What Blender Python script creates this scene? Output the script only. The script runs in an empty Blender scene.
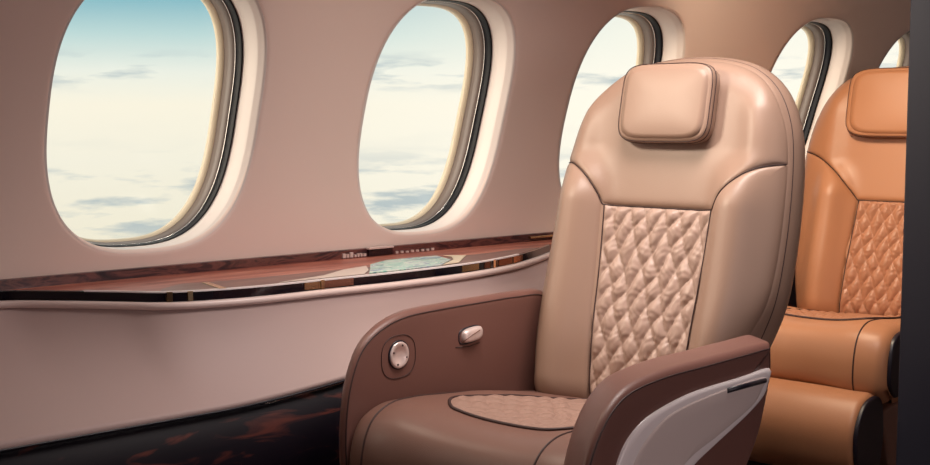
import bpy, bmesh, math
import numpy as np
from mathutils import Vector, Matrix
PI = math.pi
scene = bpy.context.scene
COL = scene.collection

# ------------------------------------------------------------------ materials
def s2l(c):
    c = c / 255.0
    return c / 12.92 if c <= 0.04045 else ((c + 0.055) / 1.055) ** 2.4
def rgb(r, g, b): return (s2l(r), s2l(g), s2l(b), 1.0)

def mat(name, color, rough=0.5, metal=0.0, spec=0.5, bump=None, coat=0.0, noise_col=None, sheen=0.0):
    m = bpy.data.materials.new(name); m.use_nodes = True
    nt = m.node_tree; b = nt.nodes['Principled BSDF']
    b.inputs['Base Color'].default_value = color
    b.inputs['Roughness'].default_value = rough
    b.inputs['Metallic'].default_value = metal
    b.inputs['Specular IOR Level'].default_value = spec
    b.inputs['Coat Weight'].default_value = coat
    b.inputs['Coat Roughness'].default_value = 0.06
    b.inputs['Sheen Weight'].default_value = sheen
    tc = nt.nodes.new('ShaderNodeTexCoord')
    if noise_col:
        sc, amt = noise_col
        n = nt.nodes.new('ShaderNodeTexNoise'); n.inputs['Scale'].default_value = sc
        n.inputs['Detail'].default_value = 4
        nt.links.new(tc.outputs['Object'], n.inputs['Vector'])
        mx = nt.nodes.new('ShaderNodeMix'); mx.data_type = 'RGBA'
        d = tuple(min(1, x * (1 - amt)) for x in color[:3]) + (1,)
        e = tuple(min(1, x * (1 + amt)) for x in color[:3]) + (1,)
        mx.inputs[6].default_value = d; mx.inputs[7].default_value = e
        nt.links.new(n.outputs['Fac'], mx.inputs[0]); nt.links.new(mx.outputs[2], b.inputs['Base Color'])
    if bump:
        sc, st, kind = bump
        if kind == 'leather':
            n = nt.nodes.new('ShaderNodeTexVoronoi'); n.feature = 'SMOOTH_F1'
            n.inputs['Scale'].default_value = sc; out = n.outputs['Distance']
        else:
            n = nt.nodes.new('ShaderNodeTexNoise'); n.inputs['Scale'].default_value = sc
            n.inputs['Detail'].default_value = 5; out = n.outputs['Fac']
        nt.links.new(tc.outputs['Object'], n.inputs['Vector'])
        bp = nt.nodes.new('ShaderNodeBump'); bp.inputs['Strength'].default_value = st
        bp.inputs['Distance'].default_value = 0.002
        nt.links.new(out, bp.inputs['Height']); nt.links.new(bp.outputs['Normal'], b.inputs['Normal'])
    return m

def wood(name, cols, scale, stretch, rough, coat, rot=0.0, distort=1.5, stops=None):
    m = bpy.data.materials.new(name); m.use_nodes = True
    nt = m.node_tree; b = nt.nodes['Principled BSDF']
    tc = nt.nodes.new('ShaderNodeTexCoord'); mp = nt.nodes.new('ShaderNodeMapping')
    mp.inputs['Scale'].default_value = stretch
    mp.inputs['Rotation'].default_value = (0, rot, 0)
    n = nt.nodes.new('ShaderNodeTexNoise'); n.inputs['Scale'].default_value = scale
    n.inputs['Detail'].default_value = 6; n.inputs['Distortion'].default_value = distort
    cr = nt.nodes.new('ShaderNodeValToRGB')
    k = len(cols); stops = stops or [0.3 + 0.4 * i / (k - 1) for i in range(k)]
    while len(cr.color_ramp.elements) < k: cr.color_ramp.elements.new(0.5)
    for i, c in enumerate(cols):
        cr.color_ramp.elements[i].position = stops[i]; cr.color_ramp.elements[i].color = c
    nt.links.new(tc.outputs['Object'], mp.inputs['Vector']); nt.links.new(mp.outputs[0], n.inputs['Vector'])
    nt.links.new(n.outputs['Fac'], cr.inputs['Fac']); nt.links.new(cr.outputs[0], b.inputs['Base Color'])
    b.inputs['Roughness'].default_value = rough; b.inputs['Coat Weight'].default_value = coat
    b.inputs['Coat Roughness'].default_value = 0.04
    return m

M = {}
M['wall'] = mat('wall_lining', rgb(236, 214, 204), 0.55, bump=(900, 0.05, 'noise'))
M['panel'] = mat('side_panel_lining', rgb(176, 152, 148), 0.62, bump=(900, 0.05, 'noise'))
M['lip'] = mat('ledge_lip', rgb(222, 200, 194), 0.35)
M['cream'] = mat('window_reveal_plastic', rgb(238, 226, 220), 0.4)
M['gasket'] = mat('black_gasket', rgb(12, 10, 18), 0.45, spec=0.2)
M['frame'] = mat('window_inner_frame', rgb(112, 98, 92), 0.4)
M['tan'] = mat('window_tan_lip', rgb(214, 198, 172), 0.4)
M['chrome'] = mat('chrome', (0.86, 0.84, 0.82, 1), 0.12, 1.0)
M['brass'] = mat('warm_brass', (0.85, 0.66, 0.42, 1), 0.2, 1.0)
M['leather'] = mat('taupe_leather', rgb(152, 124, 108), 0.42, bump=(700, 0.12, 'leather'), noise_col=(3, 0.04))
M['leather_shaded_arm'] = mat('shaded_arm_leather', rgb(114, 78, 70), 0.42, bump=(700, 0.12, 'leather'))  # seat leather made darker for the arms, their shade is in the colour
M['leather_shaded_cushion'] = mat('shaded_cushion_leather', rgb(116, 84, 74), 0.40, bump=(700, 0.12, 'leather'))  # cushion shade mostly painted in by a darker leather colour
M['quilt_shaded_cushion'] = mat('shaded_quilted_leather', rgb(146, 116, 104), 0.42, bump=(60, 0.35, 'noise'))  # dimmed copy of the quilt colour, shade on the cushion painted in
M['quilt'] = mat('quilted_leather', rgb(168, 141, 128), 0.42, bump=(60, 0.35, 'noise'))
M['warm_lit_leather'] = mat('warm_lit_seat_leather', rgb(178, 124, 90), 0.42, bump=(700, 0.12, 'leather'), noise_col=(3, 0.04))  # second seat's leather, warm light falling on it put into the colour
M['warm_lit_quilt'] = mat('warm_lit_quilted_leather', rgb(172, 120, 92), 0.42, bump=(60, 0.35, 'noise'))  # same warm light tinted into the second seat's quilting
M['piping'] = mat('dark_piping', rgb(58, 36, 34), 0.6)
M['dark'] = mat('dark_trim', rgb(24, 20, 32), 0.4)
M['black_gloss'] = mat('black_gloss_band', rgb(14, 12, 22), 0.08, coat=1.0)
M['shell'] = mat('pearl_shell_rim', rgb(238, 228, 228), 0.3)
M['shell_in'] = mat('pearl_shell_face', rgb(210, 194, 190), 0.35)
M['carpet'] = mat('carpet', rgb(70, 56, 54), 0.9, bump=(300, 0.8, 'noise'))
M['ceiling'] = mat('ceiling_lining', rgb(190, 168, 160), 0.6)
M['partition'] = mat('partition_navy', rgb(22, 22, 36), 0.5)
M['base'] = mat('seat_base_composite', rgb(120, 88, 76), 0.5)
M['dial'] = mat('brushed_pearl_metal', rgb(226, 206, 200), 0.28, 0.3, noise_col=(120, 0.12))
M['grey_inlay'] = mat('grey_inlay', rgb(200, 184, 174), 0.4)
M['strip'] = wood('burl_wood_strip', [rgb(34, 16, 24), rgb(62, 32, 36), rgb(110, 66, 60), rgb(58, 30, 34)], 7, (1, 3, 5), 0.3, 0.4, distort=2.5)
M['top'] = wood('rosewood_top', [rgb(128, 66, 58), rgb(168, 98, 82), rgb(198, 128, 108)], 5, (0.7, 7, 5), 0.35, 0.15, distort=0.6)
M['top2'] = wood('walnut_inlay', [rgb(92, 66, 64), rgb(112, 80, 74), rgb(132, 96, 86)], 6, (0.8, 8, 5), 0.3, 0.15, distort=0.6)
M['base_wood'] = wood('dark_marbled_wood', [rgb(14, 10, 20), rgb(20, 13, 22), rgb(84, 40, 34), rgb(30, 16, 22)], 3.2, (1.6, 3, 7), 0.5, 0.0, rot=0.35, distort=1.2, stops=[0.35, 0.56, 0.68, 0.8])
M['base_wood'].node_tree.nodes['Principled BSDF'].inputs['Specular IOR Level'].default_value = 0.12

def glass_mat():
    m = bpy.data.materials.new('window_glass'); m.use_nodes = True
    nt = m.node_tree; nt.nodes.clear()
    o = nt.nodes.new('ShaderNodeOutputMaterial'); mx = nt.nodes.new('ShaderNodeMixShader')
    t = nt.nodes.new('ShaderNodeBsdfTransparent'); g = nt.nodes.new('ShaderNodeBsdfGlossy')
    g.inputs['Roughness'].default_value = 0.2
    t.inputs['Color'].default_value = (0.97, 0.98, 0.98, 1)
    mx.inputs[0].default_value = 0.006
    nt.links.new(t.outputs[0], mx.inputs[1]); nt.links.new(g.outputs[0], mx.inputs[2])
    nt.links.new(mx.outputs[0], o.inputs['Surface'])
    return m
M['glass'] = glass_mat()

def picture_mat():
    """glossy printed panel: pale sheet with turquoise and blue brush-like shapes"""
    m = bpy.data.materials.new('printed_display'); m.use_nodes = True
    nt = m.node_tree; b = nt.nodes['Principled BSDF']
    tc = nt.nodes.new('ShaderNodeTexCoord'); mp = nt.nodes.new('ShaderNodeMapping')
    mp.inputs['Scale'].default_value = (9, 26, 1)
    n = nt.nodes.new('ShaderNodeTexNoise'); n.inputs['Scale'].default_value = 1.3; n.inputs['Detail'].default_value = 3
    n.inputs['Distortion'].default_value = 1.0
    cr = nt.nodes.new('ShaderNodeValToRGB')
    cols = [(0.30, rgb(60, 96, 150)), (0.45, rgb(206, 212, 200)), (0.50, rgb(120, 180, 168)), (0.55, rgb(196, 208, 196)), (0.62, rgb(70, 116, 124)), (0.74, rgb(214, 214, 200))]
    while len(cr.color_ramp.elements) < len(cols): cr.color_ramp.elements.new(0.5)
    for i, (p, c) in enumerate(cols):
        cr.color_ramp.elements[i].position = p; cr.color_ramp.elements[i].color = c
    nt.links.new(tc.outputs['Object'], mp.inputs[0]); nt.links.new(mp.outputs[0], n.inputs['Vector'])
    nt.links.new(n.outputs['Fac'], cr.inputs[0]); nt.links.new(cr.outputs[0], b.inputs['Base Color'])
    b.inputs['Roughness'].default_value = 0.4; b.inputs['Specular IOR Level'].default_value = 0.2
    return m
M['picture'] = picture_mat()

# ------------------------------------------------------------------ helpers
def link(name, verts, faces, m, parent=None, smooth=True, bevel=None):
    me = bpy.data.meshes.new(name)
    me.from_pydata([tuple(map(float, v)) for v in verts], [], faces)
    bm = bmesh.new(); bm.from_mesh(me)
    bmesh.ops.remove_doubles(bm, verts=bm.verts, dist=1e-5)
    bmesh.ops.recalc_face_normals(bm, faces=bm.faces)
    bm.to_mesh(me); bm.free()
    if smooth: me.polygons.foreach_set('use_smooth', [True] * len(me.polygons))
    me.materials.append(m)
    o = bpy.data.objects.new(name, me); COL.objects.link(o)
    if parent: o.parent = parent
    if bevel:
        md = o.modifiers.new('bevel', 'BEVEL'); md.width = bevel; md.segments = 3; md.limit_method = 'ANGLE'
    return o

def empty(name, label, cat, loc, group=None):
    o = bpy.data.objects.new(name, None); COL.objects.link(o); o.location = loc
    o.empty_display_size = 0.1
    o['label'] = label; o['category'] = cat
    if group: o['group'] = group
    return o

def grid_faces(r, c, wrap=False, off=0):
    f = []
    for i in range(r - 1):
        for j in range(c if wrap else c - 1):
            a = off + i * c + j; b = off + i * c + (j + 1) % c
            f.append((a, b, b + c, a + c))
    return f

def catmull(pts, n, closed=False):
    P = np.array(pts, float)
    m = len(P)
    out = []
    segs = m if closed else m - 1
    # arc-length sampled
    for i in range(segs):
        if closed: p = [P[(i + k - 1) % m] for k in range(4)]
        else: p = [P[max(i - 1, 0)], P[i], P[i + 1], P[min(i + 2, m - 1)]]
        for t in np.linspace(0, 1, 24, endpoint=False):
            out.append(0.5 * ((2 * p[1]) + (-p[0] + p[2]) * t + (2 * p[0] - 5 * p[1] + 4 * p[2] - p[3]) * t * t + (-p[0] + 3 * p[1] - 3 * p[2] + p[3]) * t ** 3))
    out.append(P[0] if closed else P[-1])
    out = np.array(out)
    d = np.r_[0, np.cumsum(np.linalg.norm(np.diff(out, axis=0), axis=1))]
    s = np.linspace(0, d[-1], n + 1 if closed else n)
    r = np.stack([np.interp(s, d, out[:, k]) for k in range(P.shape[1])], 1)
    return r[:-1] if closed else r

def resample(P, n):
    P = np.array(P, float); d = np.r_[0, np.cumsum(np.linalg.norm(np.diff(P, axis=0), axis=1))]
    s = np.linspace(0, d[-1], n)
    return np.stack([np.interp(s, d, P[:, k]) for k in range(P.shape[1])], 1)

def polydist(p, poly, closed=True):
    """distance of points p (n,2) to a polyline"""
    a = poly; b = np.roll(poly, -1, 0)
    if not closed: a, b = a[:-1], b[:-1]
    d = np.full(len(p), 1e9)
    for i in range(len(a)):
        ab = b[i] - a[i]; L = (ab @ ab) or 1e-12
        t = np.clip(((p - a[i]) @ ab) / L, 0, 1)
        d = np.minimum(d, np.linalg.norm(p - a[i] - t[:, None] * ab, axis=1))
    return d

def tube(name, path, r, m, parent=None, n=8, closed=False):
    P = np.array(path, float); k = len(P)
    V, F = [], []
    T = np.gradient(P, axis=0) if not closed else np.roll(P, -1, 0) - np.roll(P, 1, 0)
    T /= np.linalg.norm(T, axis=1)[:, None] + 1e-12
    ref = np.array([0.31, 0.17, 0.93]); 
    u = np.cross(T[0], ref); u /= np.linalg.norm(u)
    for i in range(k):
        u = u - T[i] * (u @ T[i]); u /= np.linalg.norm(u) + 1e-12
        w = np.cross(T[i], u)
        for j in range(n):
            a = 2 * PI * j / n
            V.append(P[i] + r * (math.cos(a) * u + math.sin(a) * w))
    F = grid_faces(k, n, True)
    if closed:
        F += [((k - 1) * n + j, (k - 1) * n + (j + 1) % n, (j + 1) % n, j) for j in range(n)]
    else:
        F.append(tuple(range(n))); F.append(tuple((k - 1) * n + j for j in range(n)))
    return link(name, V, F, m, parent)

def box(name, lo, hi, m, parent=None, bevel=None, xf=None):
    V = [(x, y, z) for x in (lo[0], hi[0]) for y in (lo[1], hi[1]) for z in (lo[2], hi[2])]
    if xf: V = [xf(*v) for v in V]
    F = [(0, 1, 3, 2), (4, 6, 7, 5), (0, 4, 5, 1), (2, 3, 7, 6), (0, 2, 6, 4), (1, 5, 7, 3)]
    return link(name, V, F, m, parent, smooth=False, bevel=bevel)

def slab(name, outline, v0, v1, r0, r1, m, parent, centre, back_taper=0.0, fn=None, shrink=1.0):
    """solid of an outline in (u,w) between lateral planes v0 and v1, edges rounded by r0 / r1"""
    O = np.array(outline); c = np.array(centre)
    # outward normals
    Tn = np.roll(O, -1, 0) - np.roll(O, 1, 0)
    N = np.stack([Tn[:, 1], -Tn[:, 0]], 1); N /= np.linalg.norm(N, axis=1)[:, None] + 1e-9
    if ((O - c) * N).sum() < 0: N = -N
    rings = []
    sg = 1 if v1 > v0 else -1
    for s in (0.0, 0.35, 0.7, 0.9): rings.append((c + (O - N * r0 - c) * s, v0))
    for k in range(0, 7):
        a = PI / 2 * k / 6
        rings.append((O - N * r0 * (1 - math.sin(a)), v0 + sg * r0 * (1 - math.cos(a))))
    for k in range(0, 7):
        a = PI / 2 * k / 6
        rings.append((O - N * r1 * (1 - math.cos(a)), v1 - sg * r1 * (1 - math.sin(a))))
    for s in (0.9, 0.7, 0.35, 0.0): rings.append((c + (O - N * r1 - c) * s, v1))
    V = []
    for R, v in rings:
        for p in R: V.append((p[0], v, p[1]))
    if fn: V = [fn(*q) for q in V]
    return link(name, V, grid_faces(len(rings), len(O), True), m, parent), N

# ------------------------------------------------------------------ cabin shell
R_F = 2.2; YW = 2.75; ZW = 0.74; TH0 = math.radians(7)
def wallpt(x, q, d=0.0):
    """x along the cabin, q up along the curved wall from the ledge, d outward"""
    th = TH0 + q / R_F
    yc = YW - R_F * math.cos(TH0); zc = ZW - R_F * math.sin(TH0)
    return (x, yc + (R_F + d) * math.cos(th), zc + (R_F + d) * math.sin(th))

def wallout(x, q, d):
    p = wallpt(x, q); return (p[0], p[1] + .88 * d, p[2])
QTOP = 1.56; QCS = [.388, .388, .388, .378, .392, .412, .412, .412]
WINDOWS = [(-0.32 + 0.0, 0.272), (0.57, 0.272), (1.443, 0.286), (2.304, 0.274), (3.080, 0.268), (4.085, 0.272), (4.78, 0.26), (5.7, 0.26)]
WH = 0.357
def super_ring(hw, hh, n, e=2.75):
    out = []
    for i in range(n):
        a = 2 * PI * i / n
        c, s = math.cos(a), math.sin(a)
        out.append((hw * math.copysign(abs(c) ** (2 / e), c), hh * math.copysign(abs(s) ** (2 / e), s)))
    return np.array(out)
NR = 120
verts, faces = [], []
def add_rings(V, F, rings, wrap=True):
    off = len(V); n = len(rings[0])
    for r in rings: V.extend(r)
    F.extend(grid_faces(len(rings), n, wrap, off))
bounds = [-2.0]
for a, b in zip(WINDOWS[:-1], WINDOWS[1:]): bounds.append((a[0] + b[0]) / 2)
bounds.append(6.6)
for i, (cx, hw) in enumerate(WINDOWS):
    QC = QCS[i]
    x0, x1 = bounds[i], bounds[i + 1]
    q0, q1 = -0.12, QTOP
    ring = super_ring(hw, WH, NR)
    # square boundary by ray casting from the window centre
    rect = []
    for k in range(NR):
        dx, dq = ring[k]
        ts = []
        if dx > 1e-9: ts.append((x1 - cx) / dx)
        if dx < -1e-9: ts.append((x0 - cx) / dx)
        if dq > 1e-9: ts.append((q1 - QC) / dq)
        if dq < -1e-9: ts.append((q0 - QC) / dq)
        t = min(ts); rect.append((dx * t, dq * t))
    rect = np.array(rect)
    # snap the nearest samples to the corners
    for (ex, eq) in ((x0 - cx, q0 - QC), (x1 - cx, q0 - QC), (x1 - cx, q1 - QC), (x0 - cx, q1 - QC)):
        k = int(np.argmin(np.hypot(rect[:, 0] - ex, rect[:, 1] - eq))); rect[k] = (ex, eq)
    rings = []
    for s in [1, .8, .6, .45, .32, .2, .1, .04, 0]:
        P = ring + (rect - ring) * s
        rings.append([wallpt(cx + p[0], QC + p[1]) for p in P])
    for k in range(1, 6):                       # softly rolled edge of the opening
        a = PI / 2 * k / 5
        P = super_ring(hw - 0.014 * math.sin(a), WH - 0.014 * math.sin(a), NR)
        rings.append([wallpt(cx + p[0], QC + p[1], 0.014 * (1 - math.cos(a))) for p in P])
    add_rings(verts, faces, rings)
o = link('wall_left', verts, faces, M['wall']); o['kind'] = 'structure'

def ringset(cx, hw, prof, name, m, parent, n=NR):
    rings = []
    for ins, d in prof:
        P = super_ring(hw - ins, WH - ins * .55, n)
        rings.append([wallout(cx + p[0], QC + p[1], d) for p in P])
    V, F = [], []; add_rings(V, F, rings)
    return link(name, V, F, m, parent)
for i, (cx, hw) in enumerate(WINDOWS):
    QC = QCS[i]
    w = bpy.data.objects.new('window_%d' % (i + 1), None); COL.objects.link(w); w['kind'] = 'structure'
    ringset(cx, hw, [(.0135, .0), (.0145, .014), (.022, .024), (.0235, .034), (.026, .06), (.029, .090), (.033, .096), (.033, .1), (.0, .1), (.0, .016), (0.0135, 0.0)], 'window_reveal', M['cream'], w)
    ringset(cx, hw, [(.030, .092), (.0315, .090), (.033, .096), (.034, .124), (.012, .124), (.012, .096), (.030, .092)], 'gasket', M['gasket'], w)
    ringset(cx, hw, [(.0335, .1225), (.0345, .1205), (.0365, .1225), (.0345, .126), (.0335, .1225)], 'bright_bead', M['chrome'], w)
    ringset(cx, hw, [(.034, .124), (.036, .125), (.039, .14), (.043, .172), (.015, .172), (.015, .124), (.034, .124)], 'window_frame', M['frame'], w)
    ringset(cx, hw, [(.041, .168), (.045, .170), (.051, .182), (.052, .194), (.018, .194), (.018, .168), (.041, .168)], 'pane_lip', M['tan'], w)
    P = super_ring(hw - .046, WH - .046 * .55, NR)
    V = []; F = []
    for d in (.184, .188):
        V.append(wallout(cx, QC, d)); b0 = len(V)
        V.extend([wallout(cx + p[0], QC + p[1], d) for p in P])
        F += [(b0 - 1, b0 + k, b0 + (k + 1) % NR) for k in range(NR)]
    n1 = NR + 1
    F += [(1 + k, 1 + (k + 1) % NR, 1 + n1 + (k + 1) % NR, 1 + n1 + k) for k in range(NR)]
    link('pane', V, F, M['glass'], w)

# rest of the shell
def struct(o): o['kind'] = 'structure'; return o
ytop, ztop = wallpt(0, QTOP)[1:]
yr = 2 * 0.566 - YW
struct(box('floor', (-2, yr, -0.06), (6.6, 2.9, 0), M['carpet']))
struct(box('ceiling', (-2, yr, ztop - 0.003), (6.6, ytop + .02, ztop + .05), M['ceiling']))
struct(box('wall_right', (-2, yr - .05, 0), (6.6, yr, ztop), M['wall']))
struct(box('wall_front', (-2.05, yr, 0), (-2, 2.9, ztop), M['wall']))
struct(box('wall_back', (6.6, yr, 0), (6.65, 2.9, ztop), M['wall']))
part = struct(box('wall_partition', (2.40, -0.25, 0), (2.47, 1.311, ztop), M['partition'], bevel=0.006))

# ------------------------------------------------------------------ side ledge with its panels
led = empty('side_ledge', 'long built-in ledge with a rosewood top, burl strip and pale panel below the windows', 'ledge', (1.8, 2.6, 0))
def L(v): return (v[0] - 1.8, v[1] - 2.6, v[2])
edge_ctrl = [(-2.0, 2.742), (-1.0, 2.742), (0.4, 2.742), (0.9, 2.741), (1.0, 2.74), (1.085, 2.725), (1.17, 2.645), (1.26, 2.545), (1.32, 2.475), (1.40, 2.435), (1.536, 2.408), (1.737, 2.404), (1.947, 2.400), (2.19, 2.420), (2.387, 2.468), (2.54, 2.535), (2.68, 2.61), (2.82, 2.685), (2.96, 2.735), (3.2, 2.742), (4.5, 2.742), (6.6, 2.742)]
EC = catmull(edge_ctrl, 520)
def edge_y(x): return float(np.interp(x, EC[:, 0], EC[:, 1]))
ZL = 0.72
XS = sorted(set(list(np.linspace(-2, 0.8, 12)) + list(np.linspace(0.8, 3.0, 200)) + list(np.linspace(3.0, 6.6, 16))))
def loft(name, fn, ts, m, parent, xs=XS, smooth=True):
    V = [L(fn(x, t)) for x in xs for t in ts]
    return link(name, V, grid_faces(len(xs), len(ts)), m, parent, smooth)
# solid wood top: closed profile
def prof_loft(name, prof, m, xs=XS, parent=led, smooth=False):
    """prof(x) -> closed list of (y,z)"""
    V = []; n = None
    for x in xs:
        P = prof(x); n = len(P); V += [L((x, y, z)) for y, z in P]
    F = grid_faces(len(xs), n, True)
    F.append(tuple(range(n))); F.append(tuple((len(xs) - 1) * n + j for j in range(n)))
    return link(name, V, F, m, parent, smooth)
top = prof_loft('wood_top', lambda x: [(2.748, ZL), (min(edge_y(x) + .004, 2.747), ZL), (min(edge_y(x) + .004, 2.747), ZL - .018), (2.748, ZL - .018)], M['top'])
prof_loft('burl_strip', lambda x: [(2.748, ZL - .001), (2.738, ZL - .001), (2.739, ZL + .022), (2.7465, ZL + .0235)], M['strip'])
# darker walnut inlay running parallel with the front edge
xi = np.linspace(1.33, 2.62, 120)
def inl(x):
    e = edge_y(x) + .006; w = 0.13 * min(1, (2.62 - x) / .35, (x - 1.33) / .10) ** 0.6 if 1.33 < x < 2.62 else 0.0
    return [(e, ZL + .0003), (e, ZL + .0012), (e + max(w, .001), ZL + .0012), (e + max(w, .001), ZL + .0003)]
prof_loft('walnut_inlay', inl, M['top2'], xs=xi)
XB = [x for x in XS if 1.05 <= x <= 2.72]
def band(x): 
    e = edge_y(x); return [(e + .006, ZL + .0005), (e, ZL - .001), (e, ZL - .021), (e + .006, ZL - .022)]
prof_loft('edge_band', band, M['black_gloss'], xs=XB)
prof_loft('chrome_edge_highlight', lambda x: [(edge_y(x) + .010, ZL + .0018), (edge_y(x) - .001, ZL + .0018), (edge_y(x) - .001, ZL - .0015), (edge_y(x) + .010, ZL - .0015)], M['shell'], xs=[x for x in XB if 1.20 < x < 2.45])  # white gloss paints the bright highlight along the chrome edge
# reflective brown sections and small bright clips set in the dark band
def seg(name, xa, xb, m, out=.0015, z0=.019, z1=.002):
    xs = np.linspace(xa, xb, 10)
    return prof_loft(name, lambda x: [(edge_y(x) + .004, ZL - z1), (edge_y(x) - out, ZL - z1), (edge_y(x) - out, ZL - z0), (edge_y(x) + .004, ZL - z0)], m, xs=xs)
M['copper'] = mat('copper_band', (0.62, 0.40, 0.33, 1), 0.2, 1.0)
M['copper_dark'] = mat('dark_copper_band', (0.22, 0.13, 0.12, 1), 0.22, 1.0)
for a, b, mm in ((1.66, 1.705, 'brass'), (1.715, 1.80, 'copper'), (2.165, 2.235, 'brass'), (2.26, 2.285, 'copper_dark'), (2.33, 2.40, 'copper_dark'), (2.41, 2.47, 'copper')):
    seg('band_section', a, b, M[mm])
for a in (1.335, 1.375, 1.705, 2.30): seg('clip', a, a + .010, M['brass' if a < 2 else 'chrome'], .004, .021, -.001)
# pale lip below the band, rolling into the panel
ZP = lambda x: 0.488 + 0.035 * max(0.0, min(1, (x - 1.35) / 0.45)) ** 1.6
def lip(x):
    e = edge_y(x); P = []
    for k in range(9):
        a = PI / 2 - PI * k / 8
        P.append((e - .003 - .009 * math.cos(a), ZL - .0305 + .0085 * math.sin(a)))
    return [(e + .02, ZL - .022)] + P + [(e + .02, ZL - .039)]
prof_loft('lip', lip, M['lip'], smooth=True)
def YB(x):
    t = max(0.0, min(1, (x - 2.62) / .25)); return 2.27 + .452 * t * t * (3 - 2 * t)
def panel(x, t):
    e = edge_y(x) - .002; yb = YB(x)
    zt = ZL - .037; zb = ZP(x)
    s = t; k = s * s * (3 - 2 * s)
    y = e + (yb - e) * (0.30 * s + 0.70 * s * s)
    return (x, y, zt + (zb - zt) * s)
def closed_loft(name, fn, m, nt=22, thick=.02, xs=XS, smooth=True):
    ts = list(np.linspace(0, 1, nt))
    def prof(x):
        f = [fn(x, t) for t in ts]; return [(p[1], p[2]) for p in f] + [(p[1] + thick, p[2]) for p in reversed(f)]
    return prof_loft(name, prof, m, xs=xs, smooth=smooth)
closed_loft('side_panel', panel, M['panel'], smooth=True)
tube('panel_seam', [L((x, YB(x) - .002, ZP(x) - .002)) for x in np.linspace(0.5, 3.2, 160)], .0022, M['dark'], led)
tube('bright_inlay_line', [L((x, YB(x) - .001, ZP(x) - .0065)) for x in np.linspace(1.46, 2.6, 80)], .0009, M['chrome'], led)
closed_loft('marbled_wood_panel', lambda x, t: (x, YB(x) + .004, (ZP(x) - .003) * (1 - t)), M['base_wood'], nt=4)

# things lying on / fixed to the ledge
def on_ledge(pts, z0, z1, name, m, label, cat, centre=None):
    c = np.mean(pts, 0); n = len(pts)
    V = [(p[0] - c[0], p[1] - c[1], 0) for p in pts] + [(p[0] - c[0], p[1] - c[1], z1 - z0) for p in pts]
    F = [tuple(range(n)), tuple(range(n, 2 * n))] + [(i, (i + 1) % n, n + (i + 1) % n, n + i) for i in range(n)]
    o = link(name, V, F, m, None, smooth=False, bevel=0.0008)
    o.location = (c[0], c[1], z0); o['label'] = label; o['category'] = cat
    return o
zt = ZL + .0016
def arcpts(a, b, n, off): return [(x, edge_y(x) + off) for x in np.linspace(a, b, n)]
on_ledge(arcpts(1.60, 1.845, 10, .016) + [(1.90, 2.47), (1.95, 2.545), (1.86, 2.52), (1.75, 2.455)], zt, zt + .002, 'folder', M['grey_inlay'],
         'pale grey glossy folder lying on the wooden ledge, left of the turquoise print', 'folder')
on_ledge(arcpts(1.86, 2.10, 10, .016) + [(2.20, 2.50), (2.235, 2.60), (2.06, 2.605), (1.97, 2.555), (1.92, 2.49)], zt, zt + .003, 'brochure', M['picture'],
         'glossy turquoise and blue printed brochure lying on the ledge below the second window', 'brochure')
on_ledge([(2.115, 2.435), (2.18, 2.445), (2.31, 2.56), (2.26, 2.60), (2.255, 2.56), (2.21, 2.50)], zt, zt + .002, 'paper_sheet', M['tan'],
         'cream sheet of paper lying on the ledge right of the turquoise brochure', 'paper')
on_ledge([(1.445, 2.425), (1.462, 2.422), (1.485, 2.54), (1.468, 2.54)], zt, zt + .0015, 'brass_inlay_strip', M['brass'],
         'short brass strip set across the ledge top below the first window', 'strip')
def at_strip(name, x0, x1, z0, z1, m, label, cat, dy=.012, group=None, bev=.001):
    o = box(name, (-(x1 - x0) / 2, -dy, 0), ((x1 - x0) / 2, 0, z1 - z0), m, None, bevel=bev)
    o.location = ((x0 + x1) / 2, 2.7385, z0); o['label'] = label; o['category'] = cat
    if group: o['group'] = group
    return o
sw = empty('socket_cover', 'small rectangular chrome-topped socket cover on the burl strip below second window', 'socket', (2.142, 2.7385, ZL))
box('cover_plate', (-.041, -.010, .001), (.041, 0, .020), M['black_gloss'], sw, bevel=.001)
box('chrome_cap', (-.043, -.014, .020), (.043, 0, .0255), M['dial'], sw, bevel=.001)
rng = np.random.RandomState(3)
x = 2.015
k = 0
while x < 2.096:
    w_ = .006 + .005 * rng.rand()
    at_strip('stud', x, x + w_, ZL + .002, ZL + .007 + .010 * rng.rand(), M['dial'], 'tiny bright metal stud in the row left of the socket cover', 'stud', .006, 'studs left of the socket cover', .0006)
    x += w_ + .004
x = 2.20
while x < 2.34:
    at_strip('stud', x, x + .008, ZL + .001, ZL + .006 + .003 * rng.rand(), M['dial'], 'tiny bright metal stud in the row right of the socket cover', 'stud', .006, 'studs right of the socket cover', .0006)
    x += .019
at_strip('chrome_handle', 2.73, 2.86, ZL + .010, ZL + .016, M['brass'], 'slim pale metal bar on the burl strip next to the seat backrest', 'handle', .012)

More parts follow.
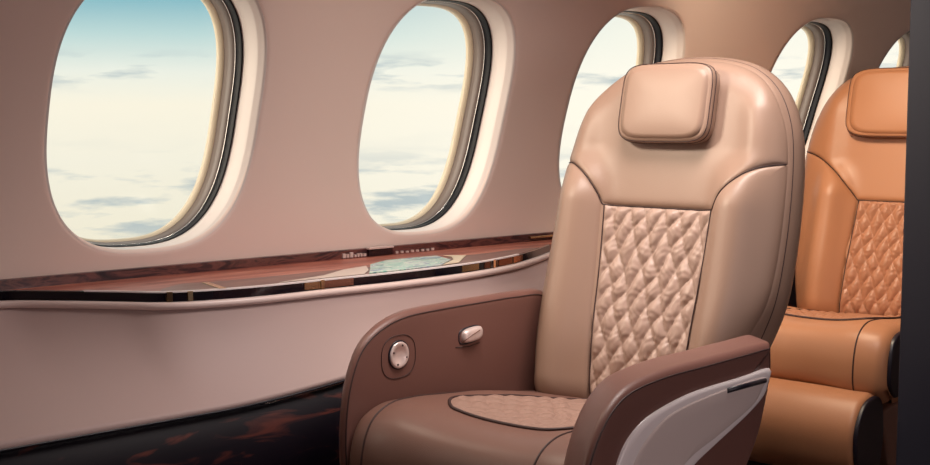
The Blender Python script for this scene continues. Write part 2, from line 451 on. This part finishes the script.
# ------------------------------------------------------------------ seats
SW = math.radians(7)
BK = Vector((math.cos(SW), math.sin(SW), 0)); LV = Vector((math.sin(SW), -math.cos(SW), 0)); FD = -BK; UP = Vector((0, 0, 1))
REC = math.radians(12)
def make_seat(name, label, anchor, body_m, quilt_m, arm_m, cfg, scale=1.0):
    root = empty(name, label, 'seat', (anchor[0], anchor[1], 0), 'leather cabin seats along the windows')
    a0 = Vector((0, 0, anchor[2]))
    T = UP * math.cos(REC) + BK * math.sin(REC); N = LV.cross(T)
    def bp(v, h, d): return tuple(a0 + LV * v + T * h + N * d)
    def sp(u, v, w): return tuple(a0 + FD * u + LV * v + UP * w)
    OUT = catmull(cfg['outline'], 220, closed=True)
    C0 = np.array([0.305, 0.42])
    seam_c = np.vstack([catmull(cfg['seamL'], 40), catmull(cfg['seamR'], 40)])
    qt = cfg['qt']
    def base(p):
        e = polydist(p, OUT)
        fall = -.034 * np.clip(1 - e / .075, 0, 1) ** 2.2
        c = np.abs(p[:, 0] - .295) / .305
        head = np.clip((p[:, 1] - qt) / .15, 0, 1)
        head = head * head * (3 - 2 * head)
        bol = np.exp(-(np.abs(c - .70) / .19) ** 2.4) * .060 * (1 - head)
        wing = np.exp(-((c - .78) / .13) ** 2) * .015 * head * np.clip((.80 - p[:, 1]) / .1, 0, 1)
        lum = .012 * np.exp(-((p[:, 1] - .15) / .14) ** 2)
        return fall + bol + wing + lum
    # body
    rings = []
    for s in (0, .2, .4, .55, .7, .8, .88, .94, .975, 1.0):
        P = C0 + (OUT - C0) * s
        rings.append([bp(q[0], q[1], d - .012) for q, d in zip(P, base(P))])
    dE = -.034 - .012
    for k in range(1, 13):
        t = k / 12; g = .010 * math.sin(PI * t)
        P = C0 + (OUT - C0) * (1 + g / .3)
        rings.append([bp(q[0], q[1], dE - .075 * t) for q in P])
    for s, d in ((.97, -.132), (.9, -.142), (.7, -.15), (.4, -.155), (0, -.155)):
        P = C0 + (OUT - C0) * s
        rings.append([bp(q[0], q[1], d) for q in P])
    V, F = [], []; add_rings(V, F, rings)
    link('backrest', V, F, body_m, root)
    back = root.children[-1] if root.children else None
    back = [c for c in root.children if c.name.startswith('backrest')][0] if root.children else bpy.data.objects[-1]
    # piping around the front edge of the side band
    P = C0 + (OUT - C0) * 1.008
    tube('seam', [bp(q[0], q[1], dE - .008) for q in P], .0016, M['piping'], back, closed=True)
    P = C0 + (OUT - C0) * 1.02
    def ruled(nm, Lc, Rc, m, par, nrow, ncol, edge=.010, lift=.0, extra=None, depth=.010, skip=None, axis='lr'):
        """pillow surface between two polylines of equal count"""
        rows = len(Lc); pts = []
        for s in np.linspace(0, 1, ncol):
            pts.append(Lc + (Rc - Lc) * s)
        G = np.stack(pts, 1)                      # rows x cols x 2
        flat = G.reshape(-1, 2)
        bd = np.vstack([G[0, :], G[:, -1], G[-1, ::-1], G[::-1, 0]])
        e = polydist(flat, bd)
        d = base(flat) + lift - depth * np.exp(-e / edge * 1.6)
        if extra is not None: d = d + extra(flat, e)
        V = [bp(q[0], q[1], dd) for q, dd in zip(flat, d)]
        nf = len(V)
        F = grid_faces(rows, ncol)
        idx = [j for j in range(ncol)] + [i * ncol + ncol - 1 for i in range(1, rows)] + [(rows - 1) * ncol + j for j in range(ncol - 2, -1, -1)] + [i * ncol for i in range(rows - 2, 0, -1)]
        o2 = len(V)
        for i in idx: V.append(bp(flat[i][0], flat[i][1], d[i] - .02))
        n = len(idx)
        F += [(idx[i], idx[(i + 1) % n], o2 + (i + 1) % n, o2 + i) for i in range(n)]
        return link(nm, V, F, m, par)
    inO = C0 + (OUT - C0) * 0.988
    # locate the outline index ranges
    def oi(pt): return int(np.argmin(np.hypot(inO[:, 0] - pt[0], inO[:, 1] - pt[1])))
    iL, iR = oi(cfg['seamL'][0]), oi(cfg['seamR'][-1])
    cfg['seamL'][0] = tuple(inO[iL]); cfg['seamR'][-1] = tuple(inO[iR])
    i0, i1 = oi(cfg['botL']), oi(cfg['botR'])
    def arc(a, b, n, cw):
        ids = []
        k = a
        while True:
            ids.append(k)
            if k == b: break
            k = (k + cw) % len(inO)
        return catmull(inO[ids], n)
    dirn = cfg['dir']
    topc = arc(iL, iR, 120, dirn)
    botc = resample(np.vstack([catmull(cfg['seamL'], 50), catmull(cfg['seamR'], 50)]), 140)
    botc[0] = topc[0]; botc[-1] = topc[-1]
    poly = np.vstack([botc, topc[::-1][1:-1]])
    hc0 = np.array([.305, .66]); flat = [hc0 + (poly - hc0) * s for s in np.r_[np.linspace(0, .85, 20), np.linspace(.875, 1, 16)]]
    fl = np.vstack(flat); e_ = polydist(fl, poly); d_ = base(fl) - .010 * np.exp(-e_ / .010 * 1.6)
    V = [bp(q[0], q[1], dd) for q, dd in zip(fl, d_)]; npo = len(poly); nr_ = len(flat)
    V += [bp(q[0], q[1], dd - .02) for q, dd in zip(fl[-npo:], d_[-npo:])]
    hp = link('head_panel', V, grid_faces(nr_ + 1, npo, True), body_m, root)
    # bolsters
    outL = arc(i0, iL, 90, dirn); outR = arc(i1, iR, 90, -dirn)
    qL = np.array([cfg['qBL'], cfg['qTL']], float); qR = np.array([cfg['qBR'], cfg['qTR']], float)
    innL = resample(np.vstack([np.linspace(qL[0], qL[1], 12), catmull(cfg['seamL'][::-1], 14)[1:]]), 90)
    innR = resample(np.vstack([np.linspace(qR[0], qR[1], 12), catmull(cfg['seamR'], 14)[1:]]), 90)
    # keep same height pairing near the end
    innL[-1] = outL[-1]; innR[-1] = outR[-1]
    ruled('side_bolster', outL, innL, body_m, root, 90, 36)
    ruled('side_bolster', outR, innR, body_m, root, 90, 36)
    tube('seam', [bp(q[0], q[1], b - .0065) for q, b in zip(botc, base(botc))], .0015, M['piping'], hp)
    # quilted centre
    rows = 170
    ql = np.linspace(qL[0], qL[1], rows) + np.array([.004, 0]); qr = np.linspace(qR[0], qR[1], rows) - np.array([.004, 0])
    def quilt(p, e, wv=.046, hv=.090):
        x = (p[:, 0] - .303 - .12 * p[:, 1]) / wv + .07 * np.sin(p[:, 1] * 37) ; y = p[:, 1] / hv + .08 * np.sin(p[:, 0] * 61 + p[:, 1] * 23)
        a = np.abs(np.sin(PI * (x + y))); b = np.abs(np.sin(PI * (x - y)))
        h = (a * b) ** .55
        wr = .0010 * np.sin(p[:, 0] * 170 + 6 * np.sin(p[:, 1] * 60)) * np.sin(p[:, 1] * 95 + 4 * np.sin(p[:, 0] * 90))
        return (.012 * h - .007 + wr) * np.clip(e / .012, 0, 1)
    qp = ruled('quilted_panel', ql, qr, quilt_m, root, rows, 110, extra=quilt, depth=.008)
    for q_ in (ql, qr): tube('seam', [bp(q[0], q[1], b - .0065) for q, b in zip(q_, base(q_))], .0015, M['piping'], qp)
    # headrest pad
    (hx0, hx1, hz0, hz1) = cfg['head']
    hc = np.array([(hx0 + hx1) / 2, (hz0 + hz1) / 2]); hw, hh = (hx1 - hx0) / 2, (hz1 - hz0) / 2
    ring = super_ring(hw, hh, 120, 5.5)
    rr = []
    dface = .048
    for s in np.linspace(0, .9, 10):
        rr.append([bp(hc[0] + q[0] * s, hc[1] + q[1] * s, dface - .010 * s ** 3) for q in ring])
    for k in range(0, 9):
        a = PI / 2 * k / 8; s = .9 + .1 * math.sin(a)
        rr.append([bp(hc[0] + q[0] * s, hc[1] + q[1] * s, dface - .010 - .012 * (1 - math.cos(a)) - .0) for q in ring])
    for s, d in ((1.0, .026), (.985, .008), (.96, -.01), (.8, -.02), (0, -.02)):
        rr.append([bp(hc[0] + q[0] * s, hc[1] + q[1] * s, d) for q in ring])
    V, F = [], []; add_rings(V, F, rr)
    hd = link('headrest', V, F, body_m, root)
    for s, d in ((.985, dface - .0135), (1.003, dface - .026)):
        tube('seam', [bp(hc[0] + q[0] * s, hc[1] + q[1] * s, d) for q in ring], .0010, M['piping'], hd, closed=True)

    # cushion: profile along p (u,w), width v
    prof = catmull([(-.05, -.004), (.06, .006), (.2, .024), (.34, .038), (.46, .050), (.54, .050), (.592, .026), (.616, -.025), (.620, -.09), (.605, cfg.get('cb', -.185) + .03), (.57, cfg.get('cb', -.185))], 150)
    arcl = np.r_[0, np.cumsum(np.linalg.norm(np.diff(prof, axis=0), axis=1))]
    tg = np.gradient(prof, axis=0); tg /= np.linalg.norm(tg, axis=1)[:, None]
    nm = np.stack([-tg[:, 1], tg[:, 0]], 1)
    def cpt(v, s, d):
        k_ = max(0, 1 - max(s, 0) / .22); v = v - .16 * k_ * max(0, (v - .30) / .33)
        u = np.interp(s, arcl, prof[:, 0]); w = np.interp(s, arcl, prof[:, 1])
        nu = np.interp(s, arcl, nm[:, 0]); nw = np.interp(s, arcl, nm[:, 1])
        return sp(u + nu * d, v, w + nw * d)
    cw0, cw1 = cfg['cush']
    S1 = arcl[-1]
    def crown(v, s):
        e = min(v - cw0, cw1 - v)
        edge = -.018 * max(0, 1 - e / .03) ** 2.2
        mid = .020 * math.exp(-((abs(v - (cw0 + cw1) / 2) - .22) / .10) ** 2) * min(1, s / .3)
        return edge + mid
    # solid body
    vs = np.linspace(cw0, cw1, 60); ss = np.linspace(0, S1, 110)
    V = [cpt(v, s, crown(v, s) - .004) for s in ss for v in vs]
    F = grid_faces(len(ss), len(vs))
    # underside + sides
    def under(v, s):
        u = np.interp(s, arcl, prof[:, 0]); v = v - .16 * max(0, 1 - max(s, 0) / .22) * max(0, (v - .30) / .33); return sp(min(u, .56), v, cfg.get('cb', -.185) - .005)
    o2 = len(V)
    V += [under(v, s) for s in ss for v in (cw0, cw1)]
    nv = len(vs)
    for i in range(len(ss) - 1):
        F.append((i * nv, (i + 1) * nv, o2 + 2 * (i + 1), o2 + 2 * i))
        F.append((i * nv + nv - 1, (i + 1) * nv + nv - 1, o2 + 2 * (i + 1) + 1, o2 + 2 * i + 1))
        F.append((o2 + 2 * i, o2 + 2 * i + 1, o2 + 2 * (i + 1) + 1, o2 + 2 * (i + 1)))
    cu = link('seat_cushion', V, F, cfg.get('cm', body_m), root)
    def sof(u): return float(np.interp(u, prof[:90, 0], arcl[:90]))
    if cfg.get('endcap'):
        ep = np.vstack([prof[20:], [(.10, cfg.get('cb', -.185))]]); cc_ = ep.mean(0); ep = cc_ + (ep - cc_) * .93
        slab('end_cap', resample(np.vstack([ep, ep[:1]]), 121)[:-1], cw1 - .004, cw1 + .010, .001, .006, M['dark'], cu, cc_, fn=sp)
    # insert (quilted) in (v, s)
    ins = catmull([(.430, .0), (.452, .12), (.475, .26), (.482, .36), (.458, .44), (.39, .49), (.30, .508), (.21, .496), (.142, .458), (.112, .40), (.130, .29), (.160, .15), (.190, .0)], 130)
    ins = np.array([(v, sof(u)) for v, u in ins])
    def cpillow(nm_, poly, m, par, edge=.010, depth=.006, lift=.004, extra=None, nr=26, cen=None):
        c = np.array(cen if cen is not None else poly.mean(0)); rings = []
        flat = []
        for s in np.linspace(0, 1, nr) ** .8: flat.append(c + (poly - c) * s)
        fl = np.vstack(flat); e = polydist(fl, poly)
        d = lift - depth * np.exp(-e / edge * 1.6)
        if extra is not None: d = d + extra(fl, e)
        V = [cpt(q[0], q[1], crown(q[0], q[1]) + dd) for q, dd in zip(fl, d)]
        o2 = len(V); V += [cpt(q[0], q[1], crown(q[0], q[1]) - .02) for q in poly]
        n = len(poly)
        F = grid_faces(nr, n, True) + [((nr - 1) * n + i, (nr - 1) * n + (i + 1) % n, o2 + (i + 1) % n, o2 + i) for i in range(n)]
        return link(nm_, V, F, m, par)
    def q2(p, e):
        q = np.stack([p[:, 0], p[:, 1]], 1); return .6 * quilt(q, e, .046, .070)
    qi = cpillow('quilted_insert', ins, cfg.get('im', quilt_m), root, lift=.003, extra=q2, nr=46)
    tube('seam', [cpt(q[0], q[1], crown(q[0], q[1]) - .0015) for q in ins], .0036, M['piping'], qi, n=8)
    # seams of the side strips running over the front
    def strip_seam(vc, pa):
        path = [cpt(v, s, crown(v, s) - .0035) for v, s in catmull(pa, 90)]
        tube('seam', path, .0022, M['piping'], cu)
    strip_seam(0, [(.012, .12), (.014, .30), (.026, .44), (.045, .55), (.055, .66), (.056, S1)])
    m_ = cw1
    strip_seam(0, [(.475, sof(.40)), (.478, .50), (.482, .56), (.486, .66), (.488, S1)])

    # armrests
    for arm in cfg['arms']:
        OA = catmull(arm['outline'], 130, closed=True)
        ao, NN = slab('armrest', OA, arm['v0'], arm['v1'], arm['r0'], arm['r1'], arm_m, root, arm['c'], fn=lambda u, v, w: sp(u + arm.get('splay', 0) * (v - arm['v0']), v, w))
        for vv, r in ((arm['v0'], arm['r0']), (arm['v1'], arm['r1'])):
            sg = 1 if vv == arm['v0'] else -1
            sg *= (1 if arm['v1'] > arm['v0'] else -1)
            a = math.radians(20)
            P = OA - NN * r * (1 - math.sin(a))
            k0, k1 = arm['pipe']
            v_ = vv + sg * r * (1 - math.cos(a))
            pts = [(p[0], v_, p[1]) for p in np.roll(P, -k0, 0)[:k1]]
            tube('seam', [sp(u + arm.get('splay', 0) * (v - arm['v0']), v, w) for u, v, w in pts], .0017, M['piping'], ao)
        if arm.get('controls'):
            vf = arm['v0']
            # round dial with its stitched frame
            dc = (.462, .149); fr = super_ring(.053, .047, 48, 2.6)
            tube('stitched_frame', [sp(dc[0] + .0 + q[0], vf + .0006, dc[1] - .004 + q[1]) for q in fr], .0009, M['piping'], ao, closed=True)
            V, F = [], []
            rings = []
            for r, d in ((0, .004), (.018, .004), (.019, .0052), (.024, .0052), (.0265, .006), (.029, .004), (.0295, 0), (.0295, -.004)):
                rings.append([sp(dc[0] + r * math.cos(2 * PI * k / 40), vf + d, dc[1] + r * math.sin(2 * PI * k / 40)) for k in range(40)])
            add_rings(V, F, rings)
            dial = link('dial', V, F, M['dial'], ao)
            tube('bezel', [sp(dc[0] + .0305 * math.cos(2 * PI * k / 40), vf + .001, dc[1] + .0305 * math.sin(2 * PI * k / 40)) for k in range(40)], .0022, M['dark'], dial, closed=True)
            for ang in (20, 110, 200, 290):
                x_, z_ = dc[0] + .0215 * math.cos(math.radians(ang)), dc[1] + .0215 * math.sin(math.radians(ang))
                tube('dial_mark', [sp(x_, vf + .005, z_), sp(x_, vf + .0062, z_)], .0022, M['piping'], dial, n=10)
            # recessed pull handle
            hr = super_ring(.034, .0165, 40, 3.2); rings = []
            for s, d in ((0, .014), (.6, .014), (.85, .012), (1, .006), (1, -.003)):
                rings.append([sp(.221 + q[0] * s, vf + d, .163 + q[1] * s + .08 * q[0] * -1 * s) for q in hr])
            V, F = [], []; add_rings(V, F, rings)
            hn = link('pull_handle', V, F, M['dial'], ao)
            tube('handle_recess', [sp(.226 + q[0] * 1.1, vf - .0005, .162 + q[1] * 1.12 - .08 * q[0]) for q in hr], .0022, M['dark'], hn, closed=True)
            V, F = [], []
            tube('handle_groove', [sp(.262, vf + .010, .150), sp(.235, vf + .0142, .163), sp(.205, vf + .0142, .172)], .0012, M['base'], hn)
            tube('crease', [sp(.275, vf + .0005, .139), sp(.23, vf + .0008, .135), sp(.19, vf + .0005, .139)], .0011, M['piping'], ao)
        if arm.get('shell'):
            vf = arm['v1'] + (arm.get('splay', 0)) * 0
            spl = arm.get('splay', 0) * (arm['v1'] - arm['v0'])
            def plate(nm_, poly, d0, d1, m, par, cen, rr=.004):
                poly = catmull(poly, 110, closed=True)
                rg = []
                c = np.array(cen)
                for s, d in ((0, d1), (.5, d1), (.9, d1), (.965, d1 - .0008), (.99, d1 - .0035), (1, d0)):
                    rg.append([sp(q[0] + spl, vf + d, q[1]) for q in c + (poly - c) * s])
                V, F = [], []; add_rings(V, F, rg)
                return link(nm_, V, F, m, par)
            so = plate('shell_plate', [(p[0] - spl, p[1]) for p in arm['shell']], -.004, .006, M['shell'], ao, (.42 - spl, .10))
            plate('shell_face', [(p[0] - spl, p[1]) for p in arm['shell_in']], .004, .0078, M['shell_in'], so, (.42 - spl, .11))
            tube('shell_slot', [sp(.361, vf + .0068, .1605), sp(.290, vf + .0072, .1585), sp(.214, vf + .0068, .156)], .0050, M['dark'], so, n=10)
    # leg rest roll and pedestal
    lr = catmull([(.52, -.205), (.60, -.215), (.655, -.27), (.668, -.34), (.645, -.41), (.58, -.455), (.50, -.44), (.47, -.34), (.48, -.24)], 70, closed=True)
    lr = lr + np.array([cfg.get('lru', 0), cfg.get('lrw', 0)])
    lc = np.array((.57 + cfg.get('lru', 0), -.33 + cfg.get('lrw', 0)))
    c0, c1 = cfg['cush']
    lo, _ = slab('leg_rest', lr, c0 + .01, c1 + cfg.get('lrx', 0), .02, .02, body_m, root, lc, fn=sp)
    capo = (np.array(lr) - lc) * .93 + lc
    for va, vb in ((c1 + cfg.get('lrx', 0) - .002, c1 + cfg.get('lrx', 0) + .010), (c0 + .012, c0)):
        slab('end_cap', capo, va, vb, .001, .005, M['dark'], lo, lc, fn=sp)
    pd = catmull([(.19, -.19), (.30, -.19), (.50, -.20), (.47, -.30), (.42, -anchor[2] + .02), (.40, -anchor[2]), (.20, -anchor[2]), (.18, -anchor[2] + .02), (.17, -.3)], 60, closed=True)
    slab('pedestal', pd, c0 + .05, c1 - .05, .01, .01, M['base'], root, (.30, -.32), fn=sp)
    if scale != 1.0: root.scale = (scale,) * 3
    return root

cfg1 = dict(
    outline=[(.28, -.03), (.12, -.03), (.01, -.02), (-.018, .06), (-.024, .20), (-.022, .35), (-.014, .48), (.002, .58), (.030, .675), (.075, .75), (.14, .80), (.23, .822), (.32, .828), (.41, .820), (.485, .795), (.543, .745), (.580, .67), (.596, .58), (.602, .46), (.600, .35), (.592, .27), (.572, .20), (.545, .13), (.52, .05), (.50, -.015), (.42, -.03)],
    dir=1, qt=.464,
    seamL=[(.006, .572), (.055, .560), (.100, .532), (.131, .497), (.148, .464)],
    seamR=[(.450, .464), (.464, .492), (.481, .511), (.515, .541), (.557, .567), (.597, .580)],
    botL=(.01, -.02), botR=(.50, -.015),
    qBL=(.173, -.02), qTL=(.148, .464), qBR=(.425, -.02), qTR=(.450, .464),
    head=(.180, .425, .612, .800), cush=(-.004, .625), lrx=0.0, cm=M['leather_shaded_cushion'], im=M['quilt_shaded_cushion'],
    arms=[
        dict(v0=-.002, v1=-.048, r0=.018, r1=.026, splay=.6, c=(.30, .05), controls=True, pipe=(8, 100),
             outline=[(.0, -.20), (-.07, -.18), (-.09, .0), (-.09, .16), (-.06, .232), (.05, .243), (.20, .244), (.33, .244), (.44, .240), (.515, .222), (.575, .185), (.610, .125), (.628, .05), (.632, -.05), (.615, -.16), (.56, -.20), (.3, -.21)]),
        dict(v0=.628, v1=.735, r0=.035, r1=.018, c=(.42, .05), splay=.75, pipe=(3, 76),
             shell=[(.185, .176), (.298, .176), (.475, .176), (.596, .163), (.657, .145), (.698, .116), (.722, .07), (.725, .0), (.70, -.07), (.62, -.05), (.53, .01), (.471, .042), (.385, .068), (.276, .099), (.210, .125), (.190, .148)],
             shell_in=[(.205, .164), (.37, .1655), (.533, .1565), (.611, .135), (.671, .092), (.69, .03), (.67, -.03), (.60, -.005), (.502, .054), (.386, .082), (.257, .115), (.218, .142)],
             outline=[(.66, -.20), (.735, -.05), (.735, .04), (.722, .095), (.693, .150), (.650, .193), (.590, .218), (.48, .227), (.35, .226), (.20, .225), (.105, .224), (.092, .215), (.090, .16), (.108, .10), (.138, .04), (.19, -.02), (.28, -.10), (.42, -.18), (.55, -.21)]),
    ])
make_seat('cabin_seat', 'taupe leather cabin seat in front with quilted back, both armrests and pearl side shell', (2.146, 2.144, 0.44), M['leather'], M['quilt'], M['leather_shaded_arm'], cfg1)
cfg2 = dict(cfg1)
cfg2.update(
    outline=[(.30, -.03), (.12, -.03), (.0, -.02), (-.03, .06), (-.045, .20), (-.055, .35), (-.058, .48), (-.052, .58), (-.03, .68), (.01, .765), (.07, .822), (.16, .852), (.30, .862), (.44, .852), (.53, .822), (.59, .765), (.63, .68), (.652, .58), (.658, .48), (.655, .35), (.645, .20), (.63, .06), (.60, -.02), (.48, -.03)],
    seamL=[(-.050, .556), (.02, .535), (.10, .476), (.173, .391)], seamR=[(.430, .391), (.50, .476), (.58, .535), (.65, .556)],
    botL=(.0, -.02), botR=(.60, -.02), qt=.391,
    qBL=(.15, -.02), qTL=(.173, .391), qBR=(.45, -.02), qTR=(.430, .391),
    head=(.110, .49, .605, .845), arms=[], cush=(-.04, .575), lrx=-.03, lru=.09, lrw=.085, cb=-.15, endcap=True, im=M['warm_lit_quilt'], cm=M['warm_lit_leather'])
make_seat('cabin_seat', 'leather cabin seat behind the front one, warm light put into its colour, beside the dark partition', (3.763, 2.443, 0.44), M['warm_lit_leather'], M['warm_lit_quilt'], M['warm_lit_leather'], cfg2)

# ------------------------------------------------------------------ sky
w = bpy.data.worlds.new('sky'); scene.world = w; w.use_nodes = True
nt = w.node_tree; nt.nodes.clear()
def node(t, **k):
    n = nt.nodes.new(t)
    for a, b in k.items(): setattr(n, a, b)
    return n
out = node('ShaderNodeOutputWorld'); bg = node('ShaderNodeBackground')
tc = node('ShaderNodeTexCoord'); sx = node('ShaderNodeSeparateXYZ')
nt.links.new(tc.outputs['Generated'], sx.inputs[0])
mr = node('ShaderNodeMapRange'); mr.inputs[1].default_value = -0.14; mr.inputs[2].default_value = 0.22
nt.links.new(sx.outputs['Z'], mr.inputs[0])
cr = node('ShaderNodeValToRGB')
stops = [(0.0, rgb(226, 220, 206)), (0.12, rgb(236, 228, 206)), (0.30, rgb(240, 234, 216)), (0.42, rgb(246, 238, 218)), (0.49, rgb(232, 234, 222)), (0.57, rgb(186, 212, 210)), (0.65, rgb(128, 180, 192)), (0.8, rgb(110, 168, 186)), (1.0, rgb(214, 216, 208))]
while len(cr.color_ramp.elements) < len(stops): cr.color_ramp.elements.new(0.5)
for i, (p, c) in enumerate(stops): cr.color_ramp.elements[i].position = p; cr.color_ramp.elements[i].color = c
nt.links.new(mr.outputs[0], cr.inputs[0])
# warm bright haze toward the aft side
glow = node('ShaderNodeMapRange'); glow.inputs[1].default_value = 0.50; glow.inputs[2].default_value = 0.78
nt.links.new(sx.outputs['X'], glow.inputs[0])
mg = node('ShaderNodeMix', data_type='RGBA'); mg.inputs[7].default_value = rgb(255, 248, 232)
gm = node('ShaderNodeMath', operation='MULTIPLY'); gm.inputs[1].default_value = 0.85
nt.links.new(glow.outputs[0], gm.inputs[0]); nt.links.new(gm.outputs[0], mg.inputs[0])
nt.links.new(cr.outputs[0], mg.inputs[6])
# clouds
mp = node('ShaderNodeMapping'); mp.inputs['Scale'].default_value = (7, 7, 42)
mp.inputs['Location'].default_value = (1.7, 0.4, 0.35)
nz = node('ShaderNodeTexNoise'); nz.inputs['Scale'].default_value = 1.6; nz.inputs['Detail'].default_value = 6; nz.inputs['Roughness'].default_value = 0.55
nt.links.new(tc.outputs['Generated'], mp.inputs[0]); nt.links.new(mp.outputs[0], nz.inputs['Vector'])
cc = node('ShaderNodeValToRGB')
cc.color_ramp.elements[0].position = 0.49; cc.color_ramp.elements[0].color = (0, 0, 0, 1)
cc.color_ramp.elements[1].position = 0.62; cc.color_ramp.elements[1].color = (1, 1, 1, 1)
nt.links.new(nz.outputs['Fac'], cc.inputs[0])
bandr = node('ShaderNodeValToRGB')   # cloud amount by elevation
bs = [(0.0, .3), (0.10, .25), (0.17, .8), (0.26, .7), (0.33, .05), (0.44, .0), (0.475, .8), (0.505, .7), (0.54, .0), (1.0, .1)]
while len(bandr.color_ramp.elements) < len(bs): bandr.color_ramp.elements.new(0.5)
for i, (p, c) in enumerate(bs): bandr.color_ramp.elements[i].position = p; bandr.color_ramp.elements[i].color = (c, c, c, 1)
nt.links.new(mr.outputs[0], bandr.inputs[0])
mu = node('ShaderNodeMath', operation='MULTIPLY'); nt.links.new(cc.outputs[0], mu.inputs[0]); nt.links.new(bandr.outputs[0], mu.inputs[1])
mc = node('ShaderNodeMix', data_type='RGBA'); mc.inputs[7].default_value = rgb(158, 176, 184)
nt.links.new(mu.outputs[0], mc.inputs[0]); nt.links.new(mg.outputs[2], mc.inputs[6])
dp = node('ShaderNodeVectorMath', operation='DOT_PRODUCT'); dp.inputs[1].default_value = Vector((-.80, .57, .17)).normalized()
nt.links.new(tc.outputs['Generated'], dp.inputs[0])
mx0 = node('ShaderNodeMath', operation='MAXIMUM'); mx0.inputs[1].default_value = 0.0
nt.links.new(dp.outputs['Value'], mx0.inputs[0])
pw = node('ShaderNodeMath', operation='POWER'); pw.inputs[1].default_value = 7.0
nt.links.new(mx0.outputs[0], pw.inputs[0])
sm = node('ShaderNodeVectorMath', operation='SCALE'); sm.inputs[0].default_value = (5.0, 4.15, 3.3)
nt.links.new(pw.outputs[0], sm.inputs['Scale'])
ad = node('ShaderNodeVectorMath', operation='ADD')
nt.links.new(mc.outputs[2], ad.inputs[0]); nt.links.new(sm.outputs[0], ad.inputs[1])
nt.links.new(ad.outputs[0], bg.inputs['Color']); bg.inputs['Strength'].default_value = 1.12
nt.links.new(bg.outputs[0], out.inputs['Surface'])

# ------------------------------------------------------------------ lights
def area(name, loc, target, sx_, sy_, power, color, spread=180):
    l = bpy.data.lights.new(name, 'AREA'); l.shape = 'RECTANGLE'; l.size = sx_; l.size_y = sy_
    l.energy = power; l.spread = math.radians(spread); l.color = color
    o = bpy.data.objects.new(name, l); COL.objects.link(o); o.location = loc
    d = Vector(target) - Vector(loc); o.rotation_euler = d.to_track_quat('-Z', 'Y').to_euler()
    return o
area('added_ceiling_fill', (1.95, 1.55, 2.0), (2.15, 1.85, 0), 0.9, 0.3, 13, (1, .90, .84), 112)  # unseen lamp added to brighten the lower wall and leave its top dark
area('added_side_fill', (1.8, -1.2, 1.10), (2.7, 2.6, 0.95), 2.4, 0.4, 17, (1, .85, .84))  # added fill from the aisle side, no window is built there
area('added_front_key', (1.25, 2.28, 1.66), (2.3, 1.78, 0.98), 0.22, 0.16, 3.9, (1, .86, .68), 100)  # unseen warm key added to light the front seat from the wall side
area('added_aft_fill', (2.95, 2.15, 1.75), (3.75, 2.0, 0.7), 0.2, 0.2, 9, (1, .78, .56), 120)  # unseen warm lamp added for the orange glow on the second seat

# ------------------------------------------------------------------ camera
cam = bpy.data.cameras.new('camera'); co = bpy.data.objects.new('camera', cam); COL.objects.link(co)
cam.sensor_width = 36; cam.lens = 36 * 1250 / 930; cam.clip_start = 0.05
co.location = (0, 0, 1.10)
pit = math.radians(5.2); azm = math.radians(48)
fwd = Vector((math.cos(azm) * math.cos(pit), math.sin(azm) * math.cos(pit), -math.sin(pit)))
co.rotation_euler = fwd.to_track_quat('-Z', 'Y').to_euler()
scene.camera = co
vs_ = scene.view_settings
vs_.view_transform = 'Standard'; vs_.look = 'None'; vs_.exposure = 0; vs_.gamma = 1; vs_.use_curve_mapping = False
